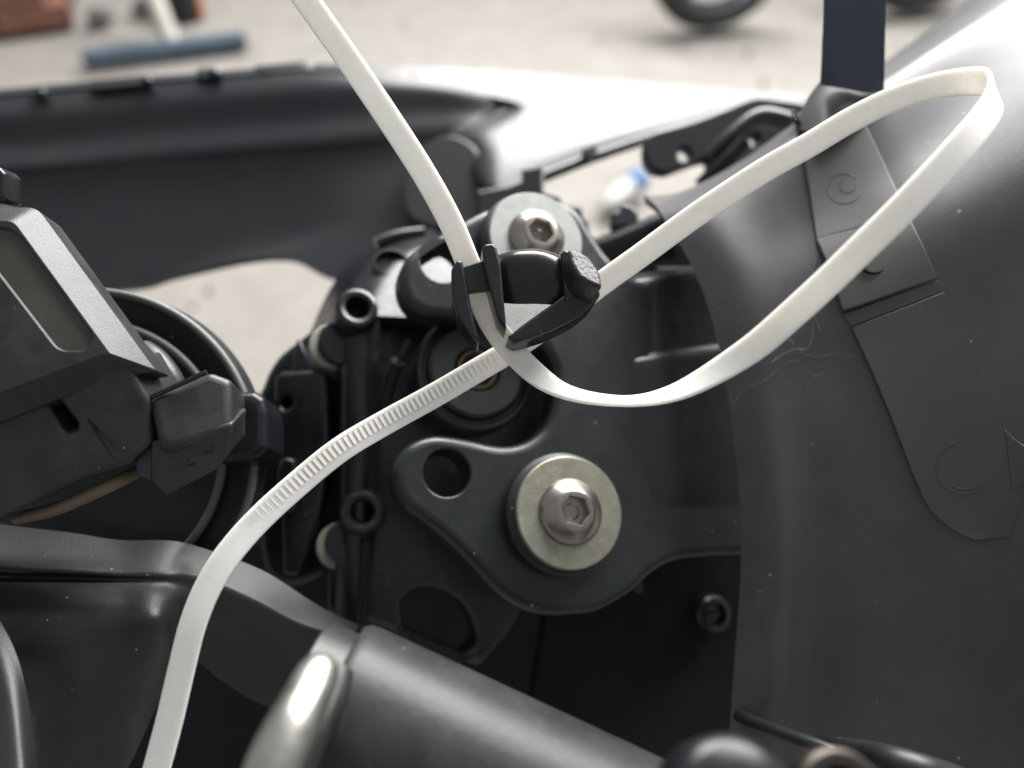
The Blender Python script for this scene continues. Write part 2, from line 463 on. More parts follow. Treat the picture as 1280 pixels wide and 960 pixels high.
a, b = G(108, 82), G(308, 58)
tag(block('wooden_plank', (a + b) / 2 + Vector((0, 0, 0.02)), ((b - a).length, 0.05, 0.04), math.atan2((b - a).y, (b - a).x), M['blue']), 'blue painted plank lying on the concrete', 'plank')
bs = thing('brick_stack', 'low stack of red bricks at the top left corner', 'bricks', G(20, 60))
yaw = math.radians(22)
ax = Vector((math.cos(yaw), math.sin(yaw), 0)); ay = Vector((-ax.y, ax.x, 0))
o0 = G(96, 34)
for lay in range(2):
    for k in range(3):
        for q in range(2):
            p = o0 - ax * (0.115 + k * 0.235 + 0.06 * lay) + ay * (0.06 + q * 0.22 + lay * 0.01) + Vector((0, 0, 0.035 + lay * 0.075))
            block('brick', p, (0.222, 0.105, 0.07), yaw + random.uniform(-0.03, 0.03), M['brick'], bs)
p0 = G(212, 50)
tag(tube('white_post', [p0, p0 + Vector((-0.03, 0.03, 0.2)), p0 + Vector((-0.05, 0.06, 0.5))], [0.03, 0.028, 0.028], M['post'], None, 10), 'thin white post rising behind the blue plank', 'post')
for px, py, s, lb in ((126, 28, 0.045, 'small dark stone right of the red bricks'), (180, 14, 0.04, 'small dark stone left of the white post')):
    c = G(px, py) + Vector((0, 0, s * 0.35)); fr = Frame.__new__(Frame); fr.o = c; fr.n = Vector((0, 0, 1)); fr.v = Vector((0, 1, 0)); fr.u = Vector((1, 0, 0))
    s *= 1000
    tag(lathe('dark_stone', fr, [(lambda t: s * (0.7 + 0.12 * math.sin(3 * t)), -s * .35), (lambda t: s * (0.95 + 0.1 * math.sin(3 * t + 1)), 0), (lambda t: s * (0.7 + 0.1 * math.sin(2 * t)), s * .4), (s * 0.3, s * .6)], M['stone'], None, 18, 60, cap_out=True), lb, 'stone')
c = G(238, 30)
bk = thing('plastic_bucket', 'black container with an orange rim right of the white post', 'container', c)
fr = Frame.__new__(Frame); fr.o = c + ay * 0.08; fr.n = Vector((0, 0, 1)); fr.v = Vector((0, 1, 0)); fr.u = Vector((1, 0, 0))
lathe('bucket_wall', fr, [(50, 0), (52, 4), (66, 160), (60, 160), (48, 6)], M['tyre'], bk, 32, 40, cap_out=True)
pts = [fr.o + ax * 0.055 + Vector((0, -0.03, z)) for z in (0.0, 0.06, 0.12, 0.17)]
tube('orange_edge', pts, 0.012, M['orange'], bk, 10)
# bottle on the ground seen through the frame gap
c0 = G(770, 248, 0.035); c1 = G(808, 216, 0.035)
bt = thing('plastic_bottle', 'milky plastic bottle with a blue band lying on the ground', 'bottle', (c0 + c1) / 2)
dr = (c1 - c0).normalized()
tube('bottle_body', [c0 - dr * 0.05, c0 - dr * 0.03, c0, c0 + dr * 0.05], [0.010, 0.022, 0.028, 0.028], M['pet'], bt, 20)
tube('blue_band', [c0 + dr * 0.051, c0 + dr * 0.10], [0.0285, 0.0285], M['bluecap'], bt, 20)

# ================================================================== motorcycle, far side
# far fairing (inner side dark, glossy rim)
t = thing('inner_fairing', 'long black fairing panel with a curved inner wall behind the engine', 'fairing', W(300, 340, 300))
rowsF = [
 [(-40, 122, 330), (60, 113, 330), (170, 103, 330), (270, 96, 328), (390, 88, 325), (480, 96, 326.842), (560, 106, 332.421), (640, 131, 336)],
 [(-40, 148, 325), (60, 142, 325), (170, 131, 325), (270, 122, 323), (390, 112, 321), (480, 112, 323.842), (560, 117, 330.421), (628, 134, 334.863)],
 [(-40, 180, 326), (60, 176, 326), (170, 165, 325), (270, 156, 323), (390, 146, 321), (480, 141, 323.842), (555, 138, 329.947), (608, 142, 331.968)],
 [(-40, 210, 321), (60, 206, 321), (170, 195, 321), (270, 187, 319), (390, 177, 318), (480, 168, 321.842), (545, 162, 327), (588, 158, 328.074)],
 [(-40, 232, 324), (60, 228, 324), (170, 220, 323), (270, 212, 322), (390, 204, 320), (470, 198, 322.895), (540, 190, 326.526), (590, 182, 327.263)],
 [(-40, 300, 320), (60, 300, 320), (170, 296, 319), (270, 290, 318), (390, 280, 316), (460, 268, 316.947), (530, 255, 320.579), (580, 240, 321.316)],
 [(-40, 368, 316), (60, 366, 315), (170, 360, 314), (215, 346, 314), (300, 325, 312), (365, 323, 310), (420, 348, 308), (520, 360, 314.632)],
]
sheet('inner_wall', rowsF, M['fairing'], t, 3.0, 6, 6)
rim = [[(-40, 115, 344), (60, 106, 344), (170, 96, 344), (270, 89, 342), (390, 80, 342), (450, 84, 341)],
       [(-40, 118, 335), (60, 109, 335), (170, 99, 335), (270, 92, 333), (390, 83, 331), (455, 89, 331)],
       [(-40, 122, 329), (60, 113, 329), (170, 103, 329), (270, 96, 327), (390, 88, 324.5), (460, 94, 325)]]
rime = sheet('rim_edge', rim, M['fairing_gloss'], t, 2.0, 8, 4)
for x0, x1, y in ((40, 58, 115), (112, 190, 104), (246, 276, 92), (318, 392, 86)):
    G_ = [[W(x0 + (x1 - x0) * i / 8, y + j * 3.2 - 7 - (x1 - x0) * 0.1 * (i / 8 - .5), 331 - 1.5 * j - (1.2 if 0 < i < 8 else 0)) for i in range(9)] for j in range(4)]
    obj('rim_tab', *grid_solid(G_, 0.003), M['fairing_gloss'], rime)
for x, y in ((51, 116), (184, 101), (268, 91)):  # small glossy knobs added to give the rim its sparkling highlights
    c = W(x, y, 324)
    q = Frame(x, y, 324, (0, -0.7, -0.7))
    lathe('sparkle_knob', q, [(2.6, -2), (2.6, 0), (2.2, 0.9), (1.4, 1.5), (0.4, 1.8)], M['fairing_gloss'], rime, 24, 60)
# sunlit glossy tail shell
t = thing('tail_shell', 'glossy black tail shell shining white in the daylight', 'fairing', W(760, 170, 300))
def level(px, py, d0=284, y0=226, dz=0): return (px, py, d0 * (1 - (480 - y0) / 960) / (1 - (480 - py) / 960) + dz)
rowsT = [
 [level(420, 79), level(540, 84), level(660, 90), level(750, 97), level(840, 104), level(920, 110), level(1010, 116)],
 [level(470, 104, dz=3), level(570, 106, dz=2), level(680, 111), level(755, 115), level(840, 119), level(920, 117), level(1010, 119)],
 [level(634, 131, dz=5), level(658, 134), level(692, 142), level(755, 142), level(840, 136), level(920, 121), level(1010, 122)],
 [level(563, 163, dz=14), level(606, 166, dz=3), level(662, 172), level(748, 164), level(840, 147), level(930, 124), level(1010, 125)],
 [level(580, 196, dz=14), level(612, 198, dz=3), level(655, 200), level(745, 178), level(840, 153), level(932, 126), level(1010, 126)],
 [level(596, 228, dz=10), level(614, 232, dz=-1), level(645, 226, dz=-3), level(740, 191, dz=-3), level(840, 158, dz=-2), level(936, 128), level(1010, 128)],
]
sheet('shell_skin', rowsT, M['fairing_gloss'], t, 2.5, 7, 7)
pxtube('lower_lip', [(600, 246, 277), (640, 236, 278), (740, 197, 291), (838, 164, 306), (936, 133, 320), (1010, 133, 322)], 0.0022, M['fairing'], t)
f0 = Frame(575, 205, 306, (-0.35, -0.35, -0.87))
plate('inner_corner', f0, C_(f0.poly([(528, 182), (560, 168), (590, 180), (604, 206), (612, 250), (575, 285), (510, 270), (506, 205)])), M['grey_patch'], t, thick=0.004, bevel=0.0012)
# black bracket arm with rounded lobe
fb = Frame(880, 180, 265, (0.1, -0.1, -1))
t = thing('subframe_arm', 'black subframe arm with a rounded lobe below the shiny tail shell', 'frame bracket', W(880, 220, 265))
plate('arm_plate', fb, R_(fb.poly([(806, 178), (806, 200), (817, 213), (834, 217), (858, 207), (890, 197), (873, 236), (905, 232), (965, 198), (1005, 168), (1015, 128), (945, 119), (915, 132), (870, 150), (815, 165)]), .4), M['fairing'], t,
      holes=[fb.circle(856, 192, 0.0022), fb.poly([(931, 172), (947, 168), (950, 178), (938, 182)])], thick=0.006, bevel=0.0012)
pxtube('arm_rib', [(888, 196, 262), (915, 170, 260), (950, 145, 260), (985, 150, 262)], 0.0028, M['fairing'], t)
pxtube('arm_strut', [(876, 234, 260), (905, 205, 258), (930, 178, 258)], 0.003, M['gloss'], t)
# stepped black plate behind the top bolt
fs_ = Frame(680, 260, 262, (0, -0.2, -1))
t = thing('stepped_bracket', 'black stepped plate behind the upper bolt', 'frame bracket', W(680, 300, 262))
plate('stepped_plate', fs_, fs_.poly([(600, 240), (636, 232), (652, 226), (652, 212), (680, 206), (680, 240), (702, 246), (704, 256), (728, 258), (730, 272), (736, 276), (738, 300), (760, 330), (600, 330)]), M['fairing'], t, thick=0.008, bevel=0.0008)
tab = Frame(738, 190, 285, (0, -0.3, -1))
plate('small_tab', tab, tab.poly([(728, 186), (748, 178), (746, 190), (740, 198), (732, 196)]), M['fairing'], t, thick=0.004, bevel=0.0006)
t = thing('cross_bar', 'dark crossbar with a bright top edge under the frame gap', 'bar', W(780, 290, 246))
sheet('bar_face', [[(726, 303, 250), (770, 288, 248), (830, 262, 246)], [(728, 311, 243), (772, 296, 241), (832, 270, 239)], [(735, 345, 243), (780, 338, 241), (845, 320, 239)]], M['gloss'], t, 4, 6, 6)
fz = Frame(778, 268, 250, (0, -0.2, -1))
plate('bar_lug', fz, R_(fz.poly([(764, 286), (764, 266), (774, 262), (776, 254), (790, 256), (798, 264), (800, 280)]), .3), M['fairing'], t, thick=0.005, bevel=0.001)

# ================================================================== engine body behind everything
t = thing('engine_block', 'engine block coloured as deep shade, filling the space behind the brackets', 'engine', W(600, 900, 260))
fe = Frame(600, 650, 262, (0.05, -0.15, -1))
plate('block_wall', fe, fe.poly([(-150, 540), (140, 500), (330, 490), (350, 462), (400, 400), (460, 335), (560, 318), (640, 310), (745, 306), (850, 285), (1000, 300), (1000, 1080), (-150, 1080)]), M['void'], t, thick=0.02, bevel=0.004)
for pts, r in (([(250, 640, 232), (256, 700, 232), (262, 800, 230)], 0.005), ([(150, 610, 228), (250, 640, 226), (330, 655, 226), (400, 650, 228)], 0.007), ([(690, 800, 240), (684, 860, 236), (690, 960, 232)], 0.0022)):
    pxtube('hose', pts, r, M['rubber'], t)
pxtube('copper_wire', [(678, 800, 225), (684, 840, 225), (687, 880, 225)], 0.0010, M['rust'], t, n=8)
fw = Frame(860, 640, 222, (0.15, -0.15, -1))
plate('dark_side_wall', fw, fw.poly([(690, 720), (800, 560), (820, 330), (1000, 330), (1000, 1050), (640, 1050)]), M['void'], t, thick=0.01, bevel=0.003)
fq = Frame(795, 740, 212, (0.1, -0.2, -1))
plate('wall_rib', fq, R_(fq.poly([(786, 690), (800, 690), (803, 742), (790, 742)]), .4), M['casting'], t, z=0.002, thick=0.012, bevel=0.0012)
sc = thing('recessed_screw', 'small dark screw recessed in the black engine wall', 'screw', W(890, 768, 214))
fr = Frame(890, 767, 214, (0.25, -0.1, -1))
shd = lathe('screw_head', fr, [(5.2, -3), (5.2, 1.2), (4.6, 2.2), (3.4, 2.4), (2.9, 1.6), (2.6, 0.2)], M['dark_screw'], sc, 40, 30)
plate('screw_cross', fr, [(-0.0022, -0.0005), (0.0022, -0.0005), (0.0022, 0.0005), (-0.0022, 0.0005)], M['dark_screw'], shd, z=0.0012, thick=0.001, bevel=0.0002)

# ================================================================== casting left of the bracket
fc = Frame(520, 560, 212, (0.22, -0.16, -0.96))
t = thing('throttle_casting', 'glossy black casting with hollow bosses left of the bracket', 'casting', W(520, 820, 212))
plate('casting_web', fc, R_(fc.poly([(425, 392), (470, 384), (560, 392), (700, 420), (720, 560), (690, 700), (640, 790), (602, 834), (565, 822), (470, 780), (408, 770), (410, 700), (424, 640)]), .25), M['casting'], t,
      holes=[C_(fc.poly([(503, 770), (506, 748), (525, 737), (550, 739), (575, 755), (590, 780), (592, 805), (560, 826), (530, 815), (510, 795)]))], thick=0.012, bevel=0.0018)
def lv(px, py, dz=0): return level(px, py, 209, 394, dz)
rowsS = [
 [(388, 415, 240), (412, 362, 246), (440, 328, 252), (482, 302, 258), (540, 285, 262)],
 [lv(418, 398, 7), lv(434, 360, 7), lv(454, 330, 8), lv(492, 304, 10), lv(545, 290, 12)],
 [lv(446, 394), lv(462, 362), lv(478, 336), lv(508, 312), lv(560, 298)],
 [lv(500, 396), lv(508, 372), lv(520, 348), lv(545, 322), lv(580, 305)],
 [lv(570, 400), lv(574, 380), lv(580, 355), lv(590, 330), lv(610, 310)],
]
sho = sheet('casting_shoulder', rowsS, M['gloss'], t, 3, 7, 7)
bvS = bvh_of(rowsS)
p = on(bvS, 489, 331, 0.6)
fr = Frame(489, 331, 225, (0.1, -0.55, -0.83)); fr.o = p
lathe('shoulder_hole', fr, [(5.6, -1), (5.4, 0.3), (4.6, 0.5), (4.2, -0.5), (4.2, -1.4)], M['void'], sho, 36, 40)
pxtube('shoulder_lip', [(470, 306, 244), (495, 297, 246), (530, 292, 248)], 0.0024, M['gloss'], t)
# column and bosses
sheet('column', [[(424, 398, 212), (422, 500, 208), (420, 620, 206), (412, 780, 204)], [(432, 398, 206), (430, 500, 203), (428, 620, 201), (422, 780, 199)], [(456, 398, 205), (455, 500, 202), (454, 620, 200), (452, 790, 198)], [(476, 400, 209), (476, 500, 206), (474, 620, 205), (458, 790, 203)]], M['casting'], t, 2, 6, 5)
def boss(px, py, d, r, ln, n):
    fr = Frame(px, py, d, n)
    return lathe('hollow_boss', fr, [(r * 1.25, -ln), (r * 1.08, -ln * 0.3), (r, -1.0), (r * 0.94, 0), (r * 0.78, 0.3), (r * 0.6, 0), (r * 0.5, -1.2), (r * 0.46, -8)], M['casting'], t, 40, 35)
boss(447, 384, 201, 5.6, 18, (0.32, -0.30, -0.9))
boss(453, 640, 196, 5.6, 12, (0.22, -0.16, -0.95))
pxtube('casting_ridge', [(458, 676, 197), (457, 710, 197), (455, 745, 197), (452, 780, 197)], 0.0012, M['gloss'], t, n=10)
# arched left side of the casting
fl = Frame(390, 440, 220, (-0.1, -0.15, -1))
plate('arch_flange', fl, C_(fl.poly([(322, 520), (328, 480), (345, 448), (372, 425), (400, 405), (430, 400), (440, 450), (430, 560), (420, 700), (330, 720)])), M['casting'], t, thick=0.012, bevel=0.002)
fl2 = Frame(390, 440, 216, (-0.1, -0.15, -1))
plate('flange_rib', fl2, R_(fl2.poly([(362, 470), (370, 424), (374, 424), (396, 470)]), .3), M['casting'], t, thick=0.006, bevel=0.0008)
fk = Frame(380, 540, 206, (-0.05, -0.12, -1))
plate('side_block', fk, R_(fk.poly([(342, 472), (350, 464), (408, 462), (412, 560), (402, 640), (372, 720), (352, 720), (350, 600), (342, 520)]), .25), M['casting'], t, holes=[fk.circle(357, 503, 0.0016, 20)], thick=0.01, bevel=0.0014)
plate('block_cap', fk, R_(fk.poly([(350, 586), (358, 572), (372, 574), (380, 600), (374, 640), (352, 640)]), .3), M['casting'], t, z=0.003, thick=0.004, bevel=0.001)
# pale plastic sleeves behind the bosses
for px, py, d, lb in ((416, 432, 209, 'aged white plastic sleeve behind the upper hollow boss'), (426, 682, 204, 'aged white plastic sleeve behind the lower hollow boss')):
    fr = Frame(px, py, d, (0.3, -0.2, -0.93))
    tag(lathe('plastic_sleeve', fr, [(6.2, -6), (6.2, 0), (5.8, 0.4), (3.4, 0.4)], M['white_plastic'], None, 44, 35), lb, 'sleeve', 'sleeves on the bosses')
    fr = Frame(px + 10, py - 4, d - 3, (0.3, -0.2, -0.93))
    lathe('boss_root', fr, [(6.0, -5), (6.0, 0), (5.4, 0.6), (3.0, 0.8)], M['casting'], t, 44, 35)
fr = Frame(348, 692, 222, (0.1, -0.6, -0.8))
tag(plate('white_fitting', fr, R_(fr.poly([(330, 700), (336, 688), (352, 672), (354, 694), (352, 704), (332, 706)]), .3), M['white_plastic'], None, thick=0.004, bevel=0.0008), 'small pale plastic fitting left of the lower sleeve', 'fitting')

# round rubber damper in the notch of the bracket
NB = (0.30, -0.26, -0.92)
fr = Frame(597, 462, 197, NB)
t = thing('rubber_damper', 'round black rubber damper with a rusty centre behind the crossing of the tie', 'damper', fr.o)
lathe('damper_body', fr, [(15.5, -12), (15.8, -3), (15.2, -1.8), (14.2, -1.6), (13.8, -2.6), (13.0, -2.4), (12.6, -0.4), (11.8, 0.3), (6.4, 0.5), (5.8, 0.0), (5.4, -3)], M['rubber'], t, 64, 30)
lathe('steel_sleeve', fr, [(5.3, -3), (5.2, 0.2), (4.6, 0.4), (4.2, -0.5), (4.1, -6)], M['rust'], t, 40, 35)
pxtube('side_wire', [(512, 425, 196), (502, 445, 196), (490, 480, 197), (482, 505, 198)], 0.0011, M['gloss'], t, n=10)
pxtube('guide_pin', [(497, 452, 193), (489, 470, 195), (481, 496, 198)], 0.0019, M['gloss'], t, n=14)

# ================================================================== main bracket
fB = Frame(720, 640, 187, NB)
t = thing('mounting_bracket', 'black mounting bracket with two drilled lobes carrying both bolts', 'bracket', W(720, 760, 187))
outline = [(492, 600), (497, 572), (514, 553), (545, 543), (585, 548), (625, 556), (655, 552), (678, 536), (690, 512), (694, 480), (690, 450), (668, 420), (635, 400), (598, 394), (560, 396), (525, 389), (506, 371), (500, 346), (508, 322), (532, 302), (567, 282), (604, 262), (640, 250), (690, 246), (722, 260), (742, 290), (765, 322), (800, 348), (860, 341), (960, 334),
           (990, 480), (985, 640), (978, 690), (905, 694), (850, 700), (818, 716), (792, 740), (752, 763), (722, 768), (686, 769), (650, 758), (622, 738), (592, 706), (562, 676), (530, 650), (506, 632)]
plate('bracket_plate', fB, C_(fB.poly(outline), 5), M['bracket'], t, holes=[fB.circle(559, 591, 0.0056), fB.circle(553, 326, 0.0056)], thick=0.010, bevel=0.0024, res=5, hb=0.0006)
# right flank of the bracket, running on under the side panel
def pd(px, py, dz=0):
    a_, b_ = fB.uv(px, py); return (px, py, (fB.pt(a_, b_) - CAM).dot(FWD) * 1000 + dz)
xs = (776, 800, 830, 870, 915, 960, 1010)
prof_f = ((333, 8), (339, 2), (345, -0.7), (380, -1.0), (424, -1.0), (436, -1.2), (442, -2.9), (470, -3.1), (540, -2.6), (600, -1.5), (640, 0.5), (660, 4))
def fl_off(i, y, dz): return dz + (5.0, 2.2, 0.3, 0.0, 0.0, 0.6, 1.2)[i]
sheet('bracket_flank', [[pd(x, y - (x - 860) * (0.14 if y < 460 else 0.05), fl_off(i, y, dz)) for i, x in enumerate(xs)] for y, dz in prof_f], M['bracket'], t, 3, 5, 5)
# rubber seats, washers, bolts
def hexr(apo):
    return lambda a: apo / math.cos((a + math.pi / 12) % (math.pi / 3) - math.pi / 6)
def bolt(px, py, d, lbl, wl, gl, R, wm='zinc'):
    fr = Frame(px, py, d, NB)
    g_ = thing('rubber_grommet', gl, 'grommet', fr.o, 'grommets under the washers')
    lathe('grommet_ring', fr, [(R * 1.10, -12), (R * 1.10, -3.4), (R * 1.04, -2.5), (R * 0.95, -2.3), (R * 0.9, -2.3)], M['rubber'], g_, 64, 40)
    w_ = lathe('washer', fr, [(R * 0.45, -2.2), (R * 0.97, -2.2), (R, -1.9), (R, -0.35), (R * 0.975, 0), (R * 0.45, 0.0)], M[wm], None, 72, 30, cap_in=False)
    tag(w_, wl, 'washer', 'zinc plated washers')
    b_ = thing('button_head_bolt', lbl, 'bolt', fr.o, 'button head bolts')
    k = R / 13.2
    H = hexr(3.05 * k)
    prof = [(7.7 * k, 0.05), (7.8 * k, 0.45), (7.6 * k, 0.95), (6.9 * k, 1.75), (5.9 * k, 2.6), (5.0 * k, 3.25), (4.55 * k, 3.5), (4.3 * k, 3.55), (lambda a: H(a) * 1.06, 3.55), (lambda a: H(a), 3.35)]
    hd = lathe('bolt_head', fr, prof, M['steel'], b_, 72, 22, cap_in=False)
    lathe('hex_socket', fr, [(H, 3.35), (H, 0.9), (2.0 * k, 0.8), (1.7 * k, 0.4)], M['steel'], hd, 72, 22)
    return b_
bolt(713, 640, 179, 'stainless button head bolt on the lower washer', 'yellowish zinc washer under the lower bolt', 'thick rubber grommet under the lower washer', 13.2)
bolt(671, 296, 196, 'stainless button head bolt on the upper washer, above the tie clip', 'greyish zinc washer under the upper bolt', 'rubber grommet under the upper washer', 12.6, 'zinc_grey')
# pale metal plate showing through the clip
fp = Frame(660, 395, 176, (0.1, -0.35, -0.93))
tag(plate('metal_tab', fp, R_(fp.poly([(618, 366), (704, 366), (716, 384), (646, 434), (622, 430)]), .2), M['zinc_grey'], None, thick=0.0016, bevel=0.0004), 'small pale metal tab seen through the black tie clip', 'metal tab')

# ================================================================== right panel
rowsP = [
 [(806, 244, 232), (850, 240, 230), (920, 205, 228), (1000, 150, 226), (1100, 90, 224), (1195, 26, 224), (1310, -60, 226)],
 [(820, 258, 216), (860, 246, 211), (924, 211, 209), (1002, 158, 207.5), (1101, 98, 206), (1197, 35, 206), (1310, -42, 208)],
 [(832, 276, 205), (876, 260, 200), (934, 228, 199), (1008, 176, 198), (1105, 116, 197), (1200, 54, 196.5), (1310, -8, 195)],
 [(866, 335, 196), (912, 318, 190), (965, 297, 190), (1035, 258, 189), (1120, 205, 187), (1210, 145, 184), (1310, 80, 178)],
 [(890, 400, 190), (936, 390, 184), (985, 374, 182), (1050, 345, 179), (1130, 300, 175), (1215, 250, 169), (1310, 195, 160)],
 [(909, 490, 186), (955, 486, 180), (1002, 478, 178), (1065, 460, 175), (1140, 430, 171), (1220, 390, 165), (1310, 350, 156)],
 [(923, 600, 183), (970, 600, 176), (1015, 596, 176), (1075, 588, 172), (1150, 575, 168), (1225, 555, 162), (1310, 530, 153)],
 [(926, 710, 181), (974, 712, 174), (1018, 712, 175), (1080, 710, 171), (1150, 706, 167), (1230, 700, 161), (1310, 690, 152)],
 [(917, 840, 180), (965, 842, 173), (1012, 845, 175), (1078, 848, 171), (1150, 850, 167), (1230, 850, 161), (1310, 850, 152)],
 [(905, 1010, 179), (955, 1010, 172), (1005, 1010, 174), (1075, 1010, 170), (1150, 1010, 166), (1230, 1010, 160), (1310, 1010, 151)],
]
t = thing('side_panel', 'matt dark grey inner side panel curving up along the right edge', 'panel', W(1100, 900, 170))
sheet('panel_skin', rowsP, M['panel'], t, 2.5, 7, 7)
bv = bvh_of(rowsP, 7, 7)
def strip(name, left, right, off, m, parent, thick=3.0, k=6, nc=8, drop=0.95):
    Lp, Rp = cr(left, k=k), cr(right, k=k)
    Gd = []
    for j, (a, b) in enumerate(zip(Lp, Rp)):
        Gd.append([on(bv, a[0] + (b[0] - a[0]) * i / nc, a[1] + (b[1] - a[1]) * i / nc, off * (1 - drop * i / nc)) for i in range(nc + 1)])
    vs, fs = grid_solid(Gd, thick * 0.001)
    o = obj(name, vs, fs, m, parent, 40)
    bvm = o.modifiers.new('edge', 'BEVEL'); bvm.width = 0.0003; bvm.segments = 2; bvm.limit_method = 'ANGLE'; bvm.angle_limit = math.radians(50)
    return o
rail_u = strip('rail_upper', [(996, 152), (1004, 200), (1012, 250), (1021, 306)], [(1068, 128), (1092, 175), (1114, 222), (1136, 268)], 2.2, M['rail'], t)
rail_m = strip('rail_middle', [(1021, 307), (1036, 340), (1053, 392)], [(1136, 269), (1155, 308), (1173, 348)], 2.8, M['rail'], t)
strip('rail_groove', [(1053, 393), (1064, 410)], [(1173, 349), (1180, 364)], 0.8, M['panel'], t)
rail_l = strip('rail_lower', [(1064, 411), (1090, 468), (1115, 528), (1136, 582), (1158, 630), (1176, 650), (1196, 664), (1220, 674)], [(1180, 365), (1203, 412), (1228, 462), (1248, 505), (1260, 545), (1270, 590), (1275, 630), (1262, 672)], 1.7, M['rail'], t)
strip('rail_branch', [(1256, 536), (1280, 556), (1305, 560)], [(1264, 616), (1282, 606), (1305, 602)], 0.35, M['rail'], t, drop=0.1)
def obvh(o): return BVHTree.FromPolygons([v.co + WLOC[o] for v in o.data.vertices], [tuple(p.vertices) for p in o.data.polygons])
def ring_mark(rail, px, py, r, a0, a1):
    bb = obvh(rail)
    pts = [on(bb, px + r * math.cos(a0 + (a1 - a0) * k / 21), py + r * 0.9 * math.sin(a0 + (a1 - a0) * k / 21), 0.02) for k in range(22)]
    return tube('mould_mark', pts, 0.00011, M['rail'], rail, 6)
ring_mark(rail_u, 1056, 236, 21, 0.5, 5.4); ring_mark(rail_u, 1060, 232, 10, 0, 4.0)
ring_mark(rail_l, 1206, 584, 36, 0.9, 4.4); ring_mark(rail_l, 1206, 584, 30, 0.9, 2.2)
h = on(obvh(rail_m), 1091, 326, 0.1); fr = Frame(1091, 326, 170, (-0.1, -0.35, -0.93)); fr.o = h
lathe('rail_hole', fr, [(3.3, -0.5), (3.3, 0.12), (3.1, 0.2), (2.95, 0.0), (2.9, -0.45)], M['void'], rail_m, 32, 40)
# outer skin behind the panel's top edge
sheet('outer_skin', [[(1085, 92, 262), (1150, 45, 258), (1230, -20, 250)], [(1095, 95, 240), (1160, 52, 234), (1240, -10, 228)], [(1105, 104, 232), (1172, 62, 226), (1250, 0, 220)]], M['panel'], t, 2, 6, 5)
pxtube('edge_splinter', [(1190, 33, 222), (1204, 23, 222), (1220, 14, 222)], 0.0005, M['web'], t, n=6)

# black strap hanging at the top
t = thing('rubber_strap', 'flat black strap hanging down at the top onto the panel rail', 'strap', W(1066, 120, 176))
sheet('strap_band', [[(1030, -40, 178), (1029, 20, 184), (1027, 70, 190), (1025, 106, 195)], [(1050, -40, 177), (1050, 20, 183), (1050, 70, 189), (1050, 110, 193)], [(1085, -40, 177), (1085, 20, 183), (1084, 70, 189), (1084, 116, 193)], [(1108, -40, 178), (1107, 20, 184), (1106, 70, 190), (1105, 114, 195)]], M['strap'], t, 2.2, 5, 6)
sheet('strap_foot', [[(1027, 100, 199), (1014, 116, 200), (1003, 136, 200), (996, 162, 198)], [(1050, 103, 196), (1041, 120, 194.5), (1034, 140, 192.5), (1030, 164, 190)], [(1078, 108, 196), (1075, 124, 194.5), (1072, 138, 192.5), (1070, 154, 190.5)], [(1104, 106, 199), (1103, 118, 198.5), (1099, 130, 197.5), (1094, 142, 196)]], M['rail'], t, 2.2, 6, 6)

# dirt and cobweb on the panel
wb = thing('cobweb_dirt', 'wisps of dirt and cobweb on the grey panel under the loop', 'dirt', on(bv, 980, 440, 0.3), kind='stuff')
def thread(pts, r, m='web'):
    P_ = cr(pts, k=5)
    out = [on(bv, x + random.uniform(-0.8, 0.8), y + random.uniform(-0.8, 0.8), 0.35) for x, y in P_]
    tube('thread', out, [r * random.uniform(0.5, 1.4) for _ in out], M[m], wb, 5)
for pts in ([(918, 515), (921, 500), (934, 486), (952, 478), (966, 468), (975, 460)], [(980, 455), (990, 452), (998, 450)], [(1005, 443), (1026, 446), (1040, 442), (1062, 445), (1078, 444)],
            [(1000, 440), (1012, 432), (1016, 415), (1014, 400)], [(1024, 412), (1018, 395), (1010, 380), (1012, 360)], [(992, 430), (985, 420), (992, 410)], [(1012, 350), (1018, 335), (1020, 318)],
            [(1016, 470), (1030, 468)], [(965, 452), (985, 440), (1005, 436)]):
    thread(pts, random.uniform(0.00004, 0.00009))
for k in range(60):
    x, y = random.gauss(992, 26), random.gauss(440, 26)
    p = on(bv, x, y, 0.15); s = random.uniform(0.0001, 0.00034)
    obj('crumb', [p + Vector((random.uniform(-s, s), random.uniform(-s, s), random.uniform(-s, s))) for _ in range(4)], [(0, 1, 2), (0, 2, 3), (0, 3, 1), (1, 3, 2)], M['dirt'], wb)

# ================================================================== left electrical box
fX = Frame(90, 380, 142, (0.12, -0.12, -1))
t = thing('relay_box', 'dusty black relay box with a recessed brown panel at the left edge', 'box', W(60, 600, 142))
rec = R_(fX.poly([(-40, 280), (18, 286), (116, 420), (108, 438), (74, 438), (-40, 290)]), .35)
lid = plate('lid', fX, R_(fX.poly([(-150, 250), (33, 250), (186, 460), (130, 470), (-150, 576)]), .08), M['box'], t, holes=[rec], thick=0.016, bevel=0.0040, res=1, hb=0.0003, sharp=25)
plate('recessed_panel', fX, R_(fX.poly([(-44, 276), (20, 281), (122, 420), (110, 444), (70, 444), (-44, 296)]), .35), M['box_label'], lid, z=-0.0007, thick=0.006, bevel=0.0004)
fY = Frame(90, 560, 146, (0.1, 0.18, -1))
lob = plate('lower_body', fY, R_(fY.poly([(-150, 540), (130, 460), (160, 455), (186, 500), (191, 555), (160, 582), (100, 602), (50, 628), (-150, 730)]), .1), M['box'], t,
      holes=[R_(fY.poly([(55, 500), (68, 494), (96, 530), (94, 538), (80, 541)]), .3)], thick=0.018, bevel=0.0012)
plate('slot_back', fY, fY.poly([(45, 480), (110, 480), (110, 550), (45, 550)]), M['void'], lob, z=-0.005, thick=0.001, bevel=0.0002)
